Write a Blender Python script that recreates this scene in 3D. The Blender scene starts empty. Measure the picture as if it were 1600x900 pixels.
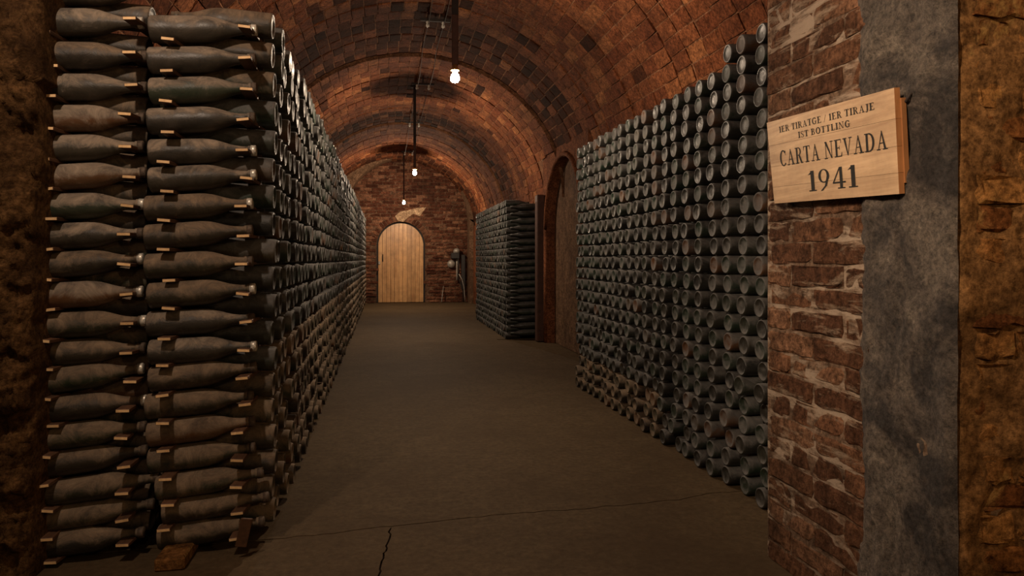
import bpy, math, random
import numpy as np
from mathutils import Vector, Matrix, noise

# ------------------------------------------------------------------ camera
TH = math.atan(200 / 1100.0)
CT, ST = math.cos(TH), math.sin(TH)
H = 1.1
F = 1100.0
S = bpy.context.scene
COL = S.collection
cam_d = bpy.data.cameras.new('camera')
cam = bpy.data.objects.new('camera', cam_d)
COL.objects.link(cam)
cam.location = (0, 0, H)
cam.rotation_euler = (math.radians(90), 0, -TH)
cam_d.sensor_width = 36
cam_d.lens = 36 * F / 1600
cam_d.shift_y = -47 / 1600
cam_d.clip_start = 0.05
S.camera = cam

# ------------------------------------------------------------------ world, exposure, hidden lamps
S.view_settings.view_transform = 'Standard'
S.view_settings.look = 'None'
S.view_settings.gamma = 1
S.view_settings.use_curve_mapping = False
S.view_settings.exposure = 1.35
w = bpy.data.worlds.new('world')
S.world = w
w.use_nodes = True
w.node_tree.nodes['Background'].inputs[0].default_value = (1.0, 0.66, 0.40, 1)
w.node_tree.nodes['Background'].inputs[1].default_value = 0.03

BULB_STRENGTH = 14.0
WARM = (1.0, 0.76, 0.54)


def lamp(name, loc, power, col, size):
    l = bpy.data.lights.new(name, 'POINT')
    l.energy = power
    l.color = col
    l.shadow_soft_size = size
    o = bpy.data.objects.new(name, l)
    o.location = loc
    COL.objects.link(o)
    return o


# unseen lamps out of frame, lighting the surfaces nearest the camera
lamp('lamp_above_camera', (-1.0, 1.45, 2.62), 29, (1.0, 0.77, 0.58), 0.05)
lamp('lamp_behind_camera', (0.2, -1.2, 2.35), 7, (1.0, 0.68, 0.42), 0.06)
lamp('lamp_unseen_right', (3.3, -0.5, 1.9), 25, (1.0, 0.60, 0.27), 0.08)  # unseen lamp off to the right, lighting the pillar's near face
sp_ = bpy.data.lights.new('sign_fill_spot', 'SPOT')  # unseen spot, added to brighten the sign and the pillar side
sp_.energy = 80
sp_.color = (1.0, 0.74, 0.50)
sp_.spot_size = math.radians(50)
sp_.spot_blend = 1.0
sp_.shadow_soft_size = 0.05
so_ = bpy.data.objects.new('sign_fill_spot', sp_)
so_.location = (-0.35, 0.55, 2.45)
so_.rotation_euler = (Vector((1.4, 1.72, 1.35)) - Vector(so_.location)).to_track_quat('-Z', 'Y').to_euler()
COL.objects.link(so_)

rnd = random.Random(7)


# ------------------------------------------------------------------ helpers
def ground(u, v, z=0.0):
    d = (H - z) * F / (v - 403.0)
    lat = (u - 800.0) * d / F
    return (lat * CT + d * ST, d * CT - lat * ST)


def on_y(u, v, Y):
    """world point seen at pixel u, v on the plane Y = const"""
    k = (u - 800.0) / F
    X = Y * (ST + k * CT) / (CT - k * ST)
    d = X * ST + Y * CT
    return Vector((X, Y, H - (v - 403.0) * d / F))


def on_x(u, v, X):
    d = X * F / (CT * (u - 600.0))
    Y = (d - X * ST) / CT
    return Vector((X, Y, H - (v - 403.0) * d / F))


def proj(p):
    d = p[0] * ST + p[1] * CT
    l = p[0] * CT - p[1] * ST
    if d < 0.05:
        return None
    return (800 + F * l / d, 403 - F * (p[2] - H) / d, d)


def mesh(name, verts, faces, smooth=False):
    me = bpy.data.meshes.new(name)
    me.from_pydata([tuple(v) for v in verts], [], faces)
    me.validate()
    if smooth:
        me.polygons.foreach_set('use_smooth', [True] * len(me.polygons))
    me.update()
    return me


def link(name, me, mat=None, parent=None, **props):
    o = bpy.data.objects.new(name, me)
    COL.objects.link(o)
    if mat is not None and me is not None and not me.materials:
        me.materials.append(mat)
    if parent is not None:
        o.parent = parent
    for k, v in props.items():
        o[k] = v
    return o


def thing(o, label, cat, group=None):
    o['label'] = label
    o['category'] = cat
    if group:
        o['group'] = group
    return o


class MB:
    def __init__(self):
        self.v, self.f = [], []

    def add(self, vs, fs):
        n = len(self.v)
        self.v += [Vector(p) for p in vs]
        self.f += [tuple(i + n for i in f) for f in fs]

    def box(self, x0, x1, y0, y1, z0, z1):
        self.add([(x0, y0, z0), (x1, y0, z0), (x1, y1, z0), (x0, y1, z0), (x0, y0, z1), (x1, y0, z1), (x1, y1, z1), (x0, y1, z1)],
                 [(0, 3, 2, 1), (4, 5, 6, 7), (0, 1, 5, 4), (1, 2, 6, 5), (2, 3, 7, 6), (3, 0, 4, 7)])

    def bevbox(self, x0, x1, y0, y1, z0, z1, b):
        c = [(x0 + x1) / 2, (y0 + y1) / 2, (z0 + z1) / 2]
        h = [(x1 - x0) / 2, (y1 - y0) / 2, (z1 - z0) / 2]
        b = min(b, 0.45 * min(h) * 2)
        vs, idx = [], {}
        for sx in (-1, 1):
            for sy in (-1, 1):
                for sz in (-1, 1):
                    s = (sx, sy, sz)
                    for a in range(3):
                        p = [c[i] + s[i] * (h[i] - (0 if i == a else b)) for i in range(3)]
                        idx[(s, a)] = len(vs)
                        vs.append(p)
        fs = []
        for a in range(3):
            o1, o2 = [i for i in range(3) if i != a]
            for sa in (-1, 1):
                q = []
                for s1, s2 in ((-1, -1), (1, -1), (1, 1), (-1, 1)):
                    s = [0, 0, 0]
                    s[a], s[o1], s[o2] = sa, s1, s2
                    q.append(idx[(tuple(s), a)])
                fs.append(tuple(q))
            for s1 in (-1, 1):
                for s2 in (-1, 1):
                    q = []
                    for sa, ax in ((-1, o1), (1, o1), (1, o2), (-1, o2)):
                        s = [0, 0, 0]
                        s[a], s[o1], s[o2] = sa, s1, s2
                        q.append(idx[(tuple(s), ax)])
                    fs.append(tuple(q))
        for sx in (-1, 1):
            for sy in (-1, 1):
                for sz in (-1, 1):
                    fs.append(tuple(idx[((sx, sy, sz), a)] for a in range(3)))
        self.add(vs, fs)

    def lathe(self, prof, seg, M=Matrix.Identity(4)):
        """prof: (along, radius) along local +X"""
        vs, fs, rings = [], [], []
        for (x, r) in prof:
            if r < 1e-6:
                rings.append([len(vs)])
                vs.append(M @ Vector((x, 0, 0)))
            else:
                rings.append(list(range(len(vs), len(vs) + seg)))
                for i in range(seg):
                    a = 2 * math.pi * i / seg
                    vs.append(M @ Vector((x, r * math.cos(a), r * math.sin(a))))
        for A, B in zip(rings, rings[1:]):
            for i in range(seg):
                j = (i + 1) % seg
                if len(A) == 1 and len(B) > 1:
                    fs.append((A[0], B[j], B[i]))
                elif len(B) == 1 and len(A) > 1:
                    fs.append((A[i], A[j], B[0]))
                elif len(A) > 1:
                    fs.append((A[i], A[j], B[j], B[i]))
        self.add(vs, fs)

    def tube(self, pts, r, seg=8):
        pts = [Vector(p) for p in pts]
        vs, fs = [], []
        for k, p in enumerate(pts):
            t = (pts[min(k + 1, len(pts) - 1)] - pts[max(k - 1, 0)]).normalized()
            a = t.orthogonal().normalized() if k == 0 else (a - t * a.dot(t)).normalized()
            b = t.cross(a)
            for i in range(seg):
                an = 2 * math.pi * i / seg
                vs.append(p + r * (math.cos(an) * a + math.sin(an) * b))
        n = len(pts)
        for k in range(n - 1):
            for i in range(seg):
                j = (i + 1) % seg
                fs.append((k * seg + i, k * seg + j, (k + 1) * seg + j, (k + 1) * seg + i))
        fs.append(tuple(range(seg))[::-1])
        fs.append(tuple((n - 1) * seg + i for i in range(seg)))
        self.add(vs, fs)

    def build(self, name, mat, parent=None, smooth=False, **props):
        return link(name, mesh(name, self.v, self.f, smooth), mat, parent, **props)


# ------------------------------------------------------------------ materials
def new_mat(name):
    m = bpy.data.materials.new(name)
    m.use_nodes = True
    nt = m.node_tree
    nt.nodes.clear()
    out = nt.nodes.new('ShaderNodeOutputMaterial')
    b = nt.nodes.new('ShaderNodeBsdfPrincipled')
    nt.links.new(b.outputs[0], out.inputs[0])
    return m, nt, b


def nd(nt, t, **kw):
    n = nt.nodes.new(t)
    for k, v in kw.items():
        setattr(n, k, v)
    return n


def tex_noise(nt, vec, scale, detail=6, rough=0.6, dist=0.0):
    n = nd(nt, 'ShaderNodeTexNoise')
    n.inputs['Scale'].default_value = scale
    n.inputs['Detail'].default_value = detail
    n.inputs['Roughness'].default_value = rough
    n.inputs['Distortion'].default_value = dist
    if vec is not None:
        nt.links.new(vec, n.inputs['Vector'])
    return n.outputs[0]


def ramp(nt, fac, stops):
    r = nd(nt, 'ShaderNodeValToRGB')
    els = r.color_ramp.elements
    while len(els) < len(stops):
        els.new(0.5)
    for e, (p, c) in zip(els, stops):
        e.position = p
        e.color = (*c, 1) if len(c) == 3 else c
    nt.links.new(fac, r.inputs[0])
    return r.outputs[0]


def mixc(nt, fac, a, b, mode='MIX'):
    m = nd(nt, 'ShaderNodeMix', data_type='RGBA', blend_type=mode)
    for sock, v in ((m.inputs[0], fac), (m.inputs[6], a), (m.inputs[7], b)):
        if hasattr(v, 'links') or hasattr(v, 'is_linked'):
            nt.links.new(v, sock)
        else:
            sock.default_value = v if isinstance(v, (int, float)) else (*v, 1)
    return m.outputs[2]


def math_n(nt, op, a, b=None):
    m = nd(nt, 'ShaderNodeMath', operation=op)
    for i, v in enumerate((a, b)):
        if v is None:
            continue
        if hasattr(v, 'is_linked'):
            nt.links.new(v, m.inputs[i])
        else:
            m.inputs[i].default_value = v
    return m.outputs[0]


def bump(nt, b, h, strength, dist):
    n = nd(nt, 'ShaderNodeBump')
    n.inputs['Strength'].default_value = strength
    n.inputs['Distance'].default_value = dist
    nt.links.new(h, n.inputs['Height'])
    nt.links.new(n.outputs[0], b.inputs['Normal'])


def world_pos(nt):
    return nd(nt, 'ShaderNodeNewGeometry').outputs['Position']


def rand_id(nt):
    g = nd(nt, 'ShaderNodeNewGeometry')
    i = nd(nt, 'ShaderNodeObjectInfo')
    s = math_n(nt, 'ADD', g.outputs['Random Per Island'], i.outputs['Random'])
    return math_n(nt, 'FRACT', math_n(nt, 'MULTIPLY', s, 1.0))


def masonry_mat(name, stops, grime=(0.02, 0.012, 0.008), grime_scale=1.2, rough=0.9, bumps=0.6, chalk=None, chalk_at=0.62, sc=1.0, courses=False, soft=False):
    m, nt, b = new_mat(name)
    P = world_pos(nt)
    r = rand_id(nt)
    c = ramp(nt, r, stops)
    n1 = tex_noise(nt, P, 13 * sc, 9, 0.75, 0.0)
    n2 = tex_noise(nt, P, 55 * sc, 6, 0.7)
    n3 = tex_noise(nt, P, grime_scale, 5, 0.6, 0.4)
    c = mixc(nt, 1.0, c, ramp(nt, n1, [(0.3, (0.8, 0.79, 0.78)), (0.7, (1.2, 1.2, 1.2))] if soft else [(0.34, (0.45, 0.42, 0.40)), (0.64, (1.5, 1.45, 1.4))]), 'MULTIPLY')
    c = mixc(nt, 1.0, c, ramp(nt, n2, [(0.3, (0.72, 0.70, 0.68)), (0.7, (1.25, 1.25, 1.25))] if soft else [(0.36, (0.42, 0.40, 0.38)), (0.64, (1.5, 1.5, 1.5))]), 'MULTIPLY')
    c = mixc(nt, ramp(nt, n3, [(0.42, (0, 0, 0)), (0.72, (0.75, 0.75, 0.75))]), c, grime)
    if chalk:
        Pc = P
        if courses:
            mp = nd(nt, 'ShaderNodeMapping')
            mp.inputs['Scale'].default_value = (0.7, 0.7, 3.2)
            nt.links.new(P, mp.inputs[0])
            Pc = mp.outputs[0]
        n4 = tex_noise(nt, Pc, 4.2 * sc, 9, 0.72, 0.4)
        c = mixc(nt, ramp(nt, n4, [(chalk_at, (0, 0, 0)), (chalk_at + 0.1, (0.85, 0.85, 0.85))]), c, chalk)
    nt.links.new(c, b.inputs['Base Color'])
    b.inputs['Roughness'].default_value = rough
    b.inputs['Specular IOR Level'].default_value = 0.06
    hh = math_n(nt, 'ADD', n1, math_n(nt, 'MULTIPLY', n2, 0.45))
    bump(nt, b, hh, bumps, 0.02)
    return m


def bottle_mat(name, dust_lo, dust_hi, up=0.5, base=0.5, glass=((0.010, 0.011, 0.010), (0.022, 0.020, 0.014), (0.010, 0.026, 0.014), (0.11, 0.048, 0.018))):
    m, nt, b = new_mat(name)
    P = world_pos(nt)
    r = rand_id(nt)
    g = ramp(nt, r, [(0.0, glass[0]), (0.4, glass[1]), (0.8, glass[2]), (0.90, glass[2]), (0.93, glass[3])])
    n1 = tex_noise(nt, P, 11, 9, 0.75, 0.8)
    n2 = tex_noise(nt, P, 60, 6, 0.75)
    n3 = tex_noise(nt, P, 2.2, 3, 0.6)
    geo = nd(nt, 'ShaderNodeNewGeometry')
    sep = nd(nt, 'ShaderNodeSeparateXYZ')
    nt.links.new(geo.outputs['Normal'], sep.inputs[0])
    upf = math_n(nt, 'MULTIPLY', math_n(nt, 'MAXIMUM', sep.outputs[2], -0.3), up)   # dust settles on the top side
    f = math_n(nt, 'ADD', math_n(nt, 'MULTIPLY', n1, 1.15), math_n(nt, 'MULTIPLY', n2, 0.35))
    f = math_n(nt, 'ADD', f, upf)
    f = math_n(nt, 'ADD', f, math_n(nt, 'MULTIPLY', math_n(nt, 'SUBTRACT', r, 0.5), 0.25))
    f = math_n(nt, 'ADD', f, math_n(nt, 'MULTIPLY', math_n(nt, 'SUBTRACT', n3, 0.5), 0.5))
    k = ramp(nt, f, [(base, (0.16, 0.16, 0.16)), (base + 0.42, (0.95, 0.95, 0.95))])
    dc = ramp(nt, n1, [(0.35, dust_lo), (0.7, dust_hi)])
    c = mixc(nt, k, g, dc)
    nt.links.new(c, b.inputs['Base Color'])
    rr = ramp(nt, f, [(base - .05, (0.36, 0.36, 0.36)), (base + 0.4, (0.9, 0.9, 0.9))])
    nt.links.new(rr, b.inputs['Roughness'])
    b.inputs['Specular IOR Level'].default_value = 0.5
    bump(nt, b, f, 0.4, 0.006)
    return m


def plain(name, col, rough=0.6, metal=0.0, var=0.35, sc=20):
    m, nt, b = new_mat(name)
    P = world_pos(nt)
    n = tex_noise(nt, P, sc, 6, 0.65)
    c = mixc(nt, 1.0, col, ramp(nt, n, [(0.3, (1 - var,) * 3), (0.7, (1 + var,) * 3)]), 'MULTIPLY')
    nt.links.new(c, b.inputs['Base Color'])
    b.inputs['Roughness'].default_value = rough
    b.inputs['Metallic'].default_value = metal
    bump(nt, b, n, 0.2, 0.004)
    return m


def wood_mat(name, lo, hi, axis, rough=0.6, sc=1.0, spot=0.25):
    m, nt, b = new_mat(name)
    P = world_pos(nt)
    mp = nd(nt, 'ShaderNodeMapping')
    s = [38 * sc, 38 * sc, 38 * sc]
    s[axis] = 2.4 * sc
    mp.inputs['Scale'].default_value = s
    nt.links.new(P, mp.inputs[0])
    r = rand_id(nt)
    n = tex_noise(nt, mp.outputs[0], 1.0, 6, 0.7, 0.6)
    n2 = tex_noise(nt, P, 6, 5, 0.7)
    c = ramp(nt, n, [(0.28, lo), (0.7, hi)])
    c = mixc(nt, 1.0, c, ramp(nt, r, [(0, (0.82, 0.80, 0.78)), (1, (1.15, 1.15, 1.15))]), 'MULTIPLY')
    c = mixc(nt, 1.0, c, ramp(nt, n2, [(0.3, (1 - spot,) * 3), (0.6, (1.05, 1.05, 1.05))]), 'MULTIPLY')
    nt.links.new(c, b.inputs['Base Color'])
    b.inputs['Roughness'].default_value = rough
    bump(nt, b, n, 0.25, 0.003)
    return m


M = {}
M['tile'] = masonry_mat('vault_tile', [(0, (0.11, 0.034, 0.015)), (0.3, (0.14, 0.047, 0.020)), (0.75, (0.18, 0.065, 0.027)), (1, (0.25, 0.105, 0.043))],
                        grime=(0.035, 0.014, 0.009), bumps=0.7, rough=0.85)
M['dark_tile'] = masonry_mat('dark_vault_tile', [(0, (0.030, 0.012, 0.007)), (0.5, (0.062, 0.022, 0.011)), (1, (0.115, 0.040, 0.018))], grime=(0.018, 0.009, 0.006), bumps=0.7, rough=0.9)  # darker tile colour, laid in bands along the vault and its near crown
M['mortar'] = masonry_mat('vault_mortar', [(0, (0.20, 0.10, 0.055)), (1, (0.20, 0.10, 0.055))], grime=(0.04, 0.018, 0.011))
M['brick'] = masonry_mat('pillar_brick', [(0, (0.10, 0.048, 0.028)), (0.5, (0.17, 0.085, 0.048)), (1, (0.25, 0.14, 0.085))],
                         grime=(0.03, 0.017, 0.011), chalk=(0.42, 0.32, 0.23), chalk_at=0.545, bumps=1.0, courses=True)
M['joint'] = masonry_mat('pillar_mortar', [(0, (0.17, 0.115, 0.08)), (1, (0.17, 0.115, 0.08))], grime=(0.05, 0.03, 0.02), chalk=(0.42, 0.33, 0.25), chalk_at=0.47, courses=True)
M['face_brick'] = masonry_mat('jamb_brick', [(0, (0.12, 0.045, 0.016)), (0.5, (0.20, 0.085, 0.028)), (1, (0.30, 0.15, 0.05))],
                              grime=(0.03, 0.014, 0.007), chalk=(0.42, 0.25, 0.085), chalk_at=0.55, bumps=1.0)
M['face_joint'] = masonry_mat('jamb_mortar', [(0, (0.16, 0.085, 0.034)), (1, (0.16, 0.085, 0.034))], grime=(0.05, 0.025, 0.01), chalk=(0.36, 0.22, 0.08), chalk_at=0.6)
M['far_brick'] = masonry_mat('far_brick', [(0, (0.06, 0.023, 0.014)), (0.5, (0.11, 0.043, 0.025)), (1, (0.21, 0.105, 0.062))],
                             grime=(0.025, 0.011, 0.008), chalk=(0.34, 0.22, 0.13), chalk_at=0.63, bumps=0.8)
M['far_joint'] = masonry_mat('far_mortar', [(0, (0.13, 0.075, 0.048)), (1, (0.13, 0.075, 0.048))])
M['red_plaster'] = masonry_mat('red_plaster', [(0, (0.15, 0.058, 0.028)), (1, (0.15, 0.058, 0.028))], grime=(0.05, 0.02, 0.012), grime_scale=1.8, bumps=0.5)
M['dark_panel'] = masonry_mat('recess_plaster', [(0, (0.13, 0.08, 0.05)), (1, (0.13, 0.08, 0.05))], grime=(0.05, 0.03, 0.022), bumps=0.3)
M['rib'] = masonry_mat('grey_rib', [(0, (0.14, 0.085, 0.052)), (1, (0.14, 0.085, 0.052))], grime=(0.05, 0.03, 0.02))
M['cream'] = masonry_mat('cream_plaster', [(0, (0.42, 0.30, 0.19)), (1, (0.42, 0.30, 0.19))], grime=(0.16, 0.09, 0.05), grime_scale=5)
M['concrete'] = masonry_mat('concrete_floor', [(0, (0.078, 0.055, 0.031)), (1, (0.080, 0.056, 0.032))], grime=(0.055, 0.036, 0.020), grime_scale=1.3, bumps=0.18, rough=0.8, sc=0.6, soft=True)
M['earth'] = masonry_mat('crack_earth', [(0, (0.02, 0.012, 0.008)), (1, (0.02, 0.012, 0.008))])
M['rock'] = masonry_mat('rough_left_wall', [(0, (0.10, 0.054, 0.022)), (1, (0.10, 0.054, 0.022))], grime=(0.025, 0.012, 0.006), grime_scale=3, chalk=(0.30, 0.17, 0.06), chalk_at=0.62, bumps=1.0)
M['bottle'] = bottle_mat('dusty_bottle', (0.065, 0.052, 0.041), (0.32, 0.25, 0.18), up=0.70, base=0.70)
M['butt'] = bottle_mat('dusty_butt', (0.040, 0.038, 0.037), (0.15, 0.142, 0.132), up=0.45, base=0.66)
M['dirt_bottle'] = bottle_mat('earthy_bottle', (0.060, 0.042, 0.028), (0.24, 0.170, 0.108), up=0.62, base=0.57)
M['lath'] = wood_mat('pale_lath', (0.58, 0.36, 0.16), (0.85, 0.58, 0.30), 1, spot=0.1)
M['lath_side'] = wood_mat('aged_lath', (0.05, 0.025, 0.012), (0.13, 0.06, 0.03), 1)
M['cap'] = plain('tarnished_cap', (0.60, 0.56, 0.48), 0.35, 0.35, 0.6, 130)
M['rust_cap'] = plain('rusty_cap', (0.085, 0.06, 0.042), 0.75, 0.2, 0.5, 90)
M['sign'] = wood_mat('sign_wood', (0.34, 0.21, 0.115), (0.60, 0.42, 0.25), 1, sc=0.9, spot=0.2)
M['sign_edge'] = wood_mat('sign_edge', (0.30, 0.12, 0.04), (0.42, 0.19, 0.07), 2)
M['ink'] = plain('black_paint', (0.008, 0.007, 0.006), 0.85, 0, 0.3, 80)
M['iron'] = plain('dark_iron', (0.018, 0.011, 0.008), 0.8, 0.0)
M['rust'] = plain('rusted_tube', (0.055, 0.020, 0.011), 0.7, 0.2)
M['brass'] = plain('brass', (0.45, 0.26, 0.10), 0.4, 0.8)
M['porcelain'] = plain('porcelain', (0.62, 0.58, 0.50), 0.3, 0, 0.15)
M['grey_metal'] = plain('grey_metal', (0.30, 0.27, 0.23), 0.5, 0.3)
M['black_box'] = plain('black_box', (0.02, 0.017, 0.015), 0.5)
M['door'] = wood_mat('door_wood', (0.36, 0.17, 0.055), (0.62, 0.36, 0.15), 2, rough=0.45, sc=0.5, spot=0.3)


def emis(name, col, s):
    m = bpy.data.materials.new(name)
    m.use_nodes = True
    nt = m.node_tree
    nt.nodes.clear()
    o = nt.nodes.new('ShaderNodeOutputMaterial')
    e = nt.nodes.new('ShaderNodeEmission')
    e.inputs[0].default_value = (*col, 1)
    e.inputs[1].default_value = s
    nt.links.new(e.outputs[0], o.inputs[0])
    return m


M['glow'] = emis('lit_bulb', (1.0, 0.93, 0.85), BULB_STRENGTH)
_nt = M['glow'].node_tree
_tr = _nt.nodes.new('ShaderNodeBsdfTransparent')
_ad = _nt.nodes.new('ShaderNodeAddShader')
_em = [n for n in _nt.nodes if n.type == 'EMISSION'][0]
_ou = [n for n in _nt.nodes if n.type == 'OUTPUT_MATERIAL'][0]
_nt.links.new(_em.outputs[0], _ad.inputs[0])
_nt.links.new(_tr.outputs[0], _ad.inputs[1])
_nt.links.new(_ad.outputs[0], _ou.inputs[0])


def plaster_coat_mat():
    m, nt, b = new_mat('grey_roughcast')
    P = world_pos(nt)
    n1 = tex_noise(nt, P, 60, 9, 0.85)
    n2 = tex_noise(nt, P, 4.2, 6, 0.65, 0.9)
    n3 = tex_noise(nt, P, 14, 6, 0.7, 0.5)
    c = ramp(nt, n2, [(0.40, (0.060, 0.050, 0.046)), (0.50, (0.16, 0.13, 0.108)), (0.66, (0.30, 0.25, 0.20))])
    c = mixc(nt, 1.0, c, ramp(nt, n1, [(0.38, (0.3, 0.3, 0.3)), (0.64, (1.9, 1.85, 1.8))]), 'MULTIPLY')
    c = mixc(nt, 1.0, c, ramp(nt, n3, [(0.3, (0.7, 0.7, 0.7)), (0.7, (1.2, 1.2, 1.2))]), 'MULTIPLY')
    nt.links.new(c, b.inputs['Base Color'])
    b.inputs['Roughness'].default_value = 0.92
    bump(nt, b, math_n(nt, 'ADD', n1, math_n(nt, 'MULTIPLY', n3, 0.5)), 1.0, 0.045)
    return m


M['roughcast'] = plaster_coat_mat()

# ------------------------------------------------------------------ floor
def slab(poly, name, parent, z=0.0, t=0.06):
    n = len(poly)
    vs = [(x, y, z) for x, y in poly] + [(x, y, z - t) for x, y in poly]
    fs = [tuple(range(n))] + [(i, i + n, (i + 1) % n + n, (i + 1) % n) for i in range(n)]
    me = mesh(name, vs, fs)
    o = link(name, me, M['concrete'], parent)
    return o


fb = MB()
fb.box(-2.6, 3.6, -2.0, 18.3, -0.20, -0.012)
floor = fb.build('floor', M['earth'], kind='structure')


def jag(pts, n, amp, seed):
    out = []
    rr = random.Random(seed)
    for a, b in zip(pts, pts[1:]):
        for k in range(n):
            t = k / n
            out.append((a[0] + (b[0] - a[0]) * t + rr.uniform(-amp, amp), a[1] + (b[1] - a[1]) * t + rr.uniform(-amp, amp)))
    out.append(pts[-1])
    return out


c1 = [ground(u, v) for u, v in ((430, 842), (520, 833), (610, 822), (700, 813), (800, 802), (900, 796), (960, 790), (1060, 781), (1112, 770), (1190, 766))]
c1 = [(-2.6, c1[0][1] - 0.05)] + c1 + [(3.6, c1[-1][1] + 0.1)]
crack1 = jag(c1, 6, 0.006, 3)
c2 = [ground(u, v) for u, v in ((611, 822), (606, 850), (597, 872), (590, 905))]
c2.append((c2[-1][0] - 0.05, -2.0))
crack2 = jag(c2, 6, 0.006, 4)
G = 0.0035
iS = min(range(len(crack1)), key=lambda i: abs(crack1[i][0] - c2[0][0]))
slab([(x, y + G) for x, y in crack1] + [(3.6, 5.9), (1.5, 5.9), (1.5, 9.4), (3.6, 9.4), (3.6, 18.3), (-2.6, 18.3)], 'slab', floor)
slab([(1.508, 5.908), (3.6, 5.908), (3.6, 9.392), (1.508, 9.392)], 'slab', floor, z=-0.006)
slab([(x, y - G) for x, y in crack1[:iS + 1]] + [(x - G, y) for x, y in crack2[1:]] + [(-2.6, -2.0)], 'slab', floor)
slab([(x, y - G) for x, y in crack1[iS:]] + [(3.6, -2.0)] + [(x + G, y) for x, y in crack2[1:]][::-1], 'slab', floor)

# ------------------------------------------------------------------ vault
CX, A0, B0, ZS = 0.37, 1.80, 1.65, 1.85
Y0V, Y1V = 0.9, 17.6
BAYS = [(0.9, 8.45, 0.03), (8.45, 12.6, 0.0), (12.6, 17.6, -0.03)]
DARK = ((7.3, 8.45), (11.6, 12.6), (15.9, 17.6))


def vpt(phi, off):
    return (CX + (A0 + off) * math.cos(phi), ZS + (B0 + off) * math.sin(phi))


NPH = 45
sh = MB()
prev = None
for (ya, yb, off) in BAYS:
    ring = [vpt(math.pi * i / 48, off + 0.009) for i in range(49)]
    cutsy = [ya] + [c for c in (7.05, 9.15) if ya < c < yb] + [yb]
    for y0_, y1_ in zip(cutsy, cutsy[1:]):
        vs = [(x, y0_, z) for x, z in ring] + [(x, y1_, z) for x, z in ring]
        opening = 7.0 < (y0_ + y1_) / 2 < 9.2
        sh.add(vs, [(i, i + 1, i + 50, i + 49) for i in range(48) if not (opening and ring[i][0] > 1.5 and ring[i][1] < 2.4)])
    if prev:                                             # step between two bays
        vs = [(x, ya, z) for x, z in prev] + [(x, ya, z) for x, z in [vpt(math.pi * i / 48, off - 0.004) for i in range(49)]]
        sh.add(vs, [(i, i + 1, i + 50, i + 49) for i in range(48)])
    prev = ring
ceiling = sh.build('ceiling', M['mortar'], kind='structure')


def piece_meshes(name, n, jit, nx, nz, seed, depth=1.0, mat=None):
    """unit pieces: x,z in -.5...5, front face at y=0 looking to -y, back at y=depth"""
    out = []
    for k in range(n):
        rr = random.Random(seed + k)
        cells = {}
        vs, fs = [], []
        for j in range(nz + 1):
            for i in range(nx + 1):
                x, z = i / nx - 0.5, j / nz - 0.5
                edge = (i in (0, nx)) or (j in (0, nz))
                corner = (i in (0, nx)) and (j in (0, nz))
                y = (0.30 if corner else 0.2) if edge else 0.0
                y += rr.uniform(-jit, jit) * (1.2 if edge else 1)
                xx = x + rr.uniform(-jit, jit) * 0.10 * (1 if edge else 0.4)
                zz = z + rr.uniform(-jit, jit) * 0.14 * (1 if edge else 0.4)
                if not edge:
                    if i == 1: xx -= (1 / nx) * 0.62
                    if i == nx - 1 and nx > 2: xx += (1 / nx) * 0.62
                    if j == 1 and nz > 1: zz -= (1 / nz) * 0.62
                    if j == nz - 1 and nz > 2: zz += (1 / nz) * 0.62
                cells[i, j] = len(vs)
                vs.append((xx, y, zz))
        for j in range(nz):
            for i in range(nx):
                fs.append((cells[i, j], cells[i + 1, j], cells[i + 1, j + 1], cells[i, j + 1]))
        rim = [cells[i, 0] for i in range(nx + 1)] + [cells[nx, j] for j in range(1, nz + 1)] + [cells[i, nz] for i in range(nx - 1, -1, -1)] + [cells[0, j] for j in range(nz - 1, 0, -1)]
        base = len(vs)
        for r in rim:
            vs.append((vs[r][0], depth, vs[r][2]))
        L = len(rim)
        for i in range(L):
            j = (i + 1) % L
            fs.append((rim[j], rim[i], base + i, base + j))
        me = mesh(name, vs, fs)
        me.materials.append(mat)
        out.append(me)
    return out


def join_pieces(name, meshes, items, mat, parent, **props):
    """items: (mesh index, 4x4 matrix) -> ONE mesh"""
    V, Fs, MI, base = [], [], [], 0
    multi = isinstance(mat, list)
    cache = []
    for me in meshes:
        a = np.empty(len(me.vertices) * 3)
        me.vertices.foreach_get('co', a)
        cache.append((a.reshape(-1, 3), [tuple(p.vertices) for p in me.polygons]))
    for k, Mx in items:
        a, f = cache[k]
        m = np.array(Mx)
        V.append(a @ m[:3, :3].T + m[:3, 3])
        MI += [1 if (multi and meshes[k].materials[0] == mat[1]) else 0] * len(f)
        Fs += [tuple(i + base for i in q) for q in f]
        base += len(a)
    V = np.concatenate(V)
    me = bpy.data.meshes.new(name)
    me.from_pydata(V.tolist(), [], Fs)
    if multi:
        for m_ in mat:
            me.materials.append(m_)
        me.polygons.foreach_set('material_index', MI)
    me.update()
    return link(name, me, None if multi else mat, parent, **props)


def frame(origin, ex, ey, ez):
    """columns ex, ey, ez (scaled)"""
    m = Matrix.Identity(4)
    for c, v in enumerate((ex, ey, ez, origin)):
        for r in range(3):
            m[r][c] = v[r]
    return m


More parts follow.
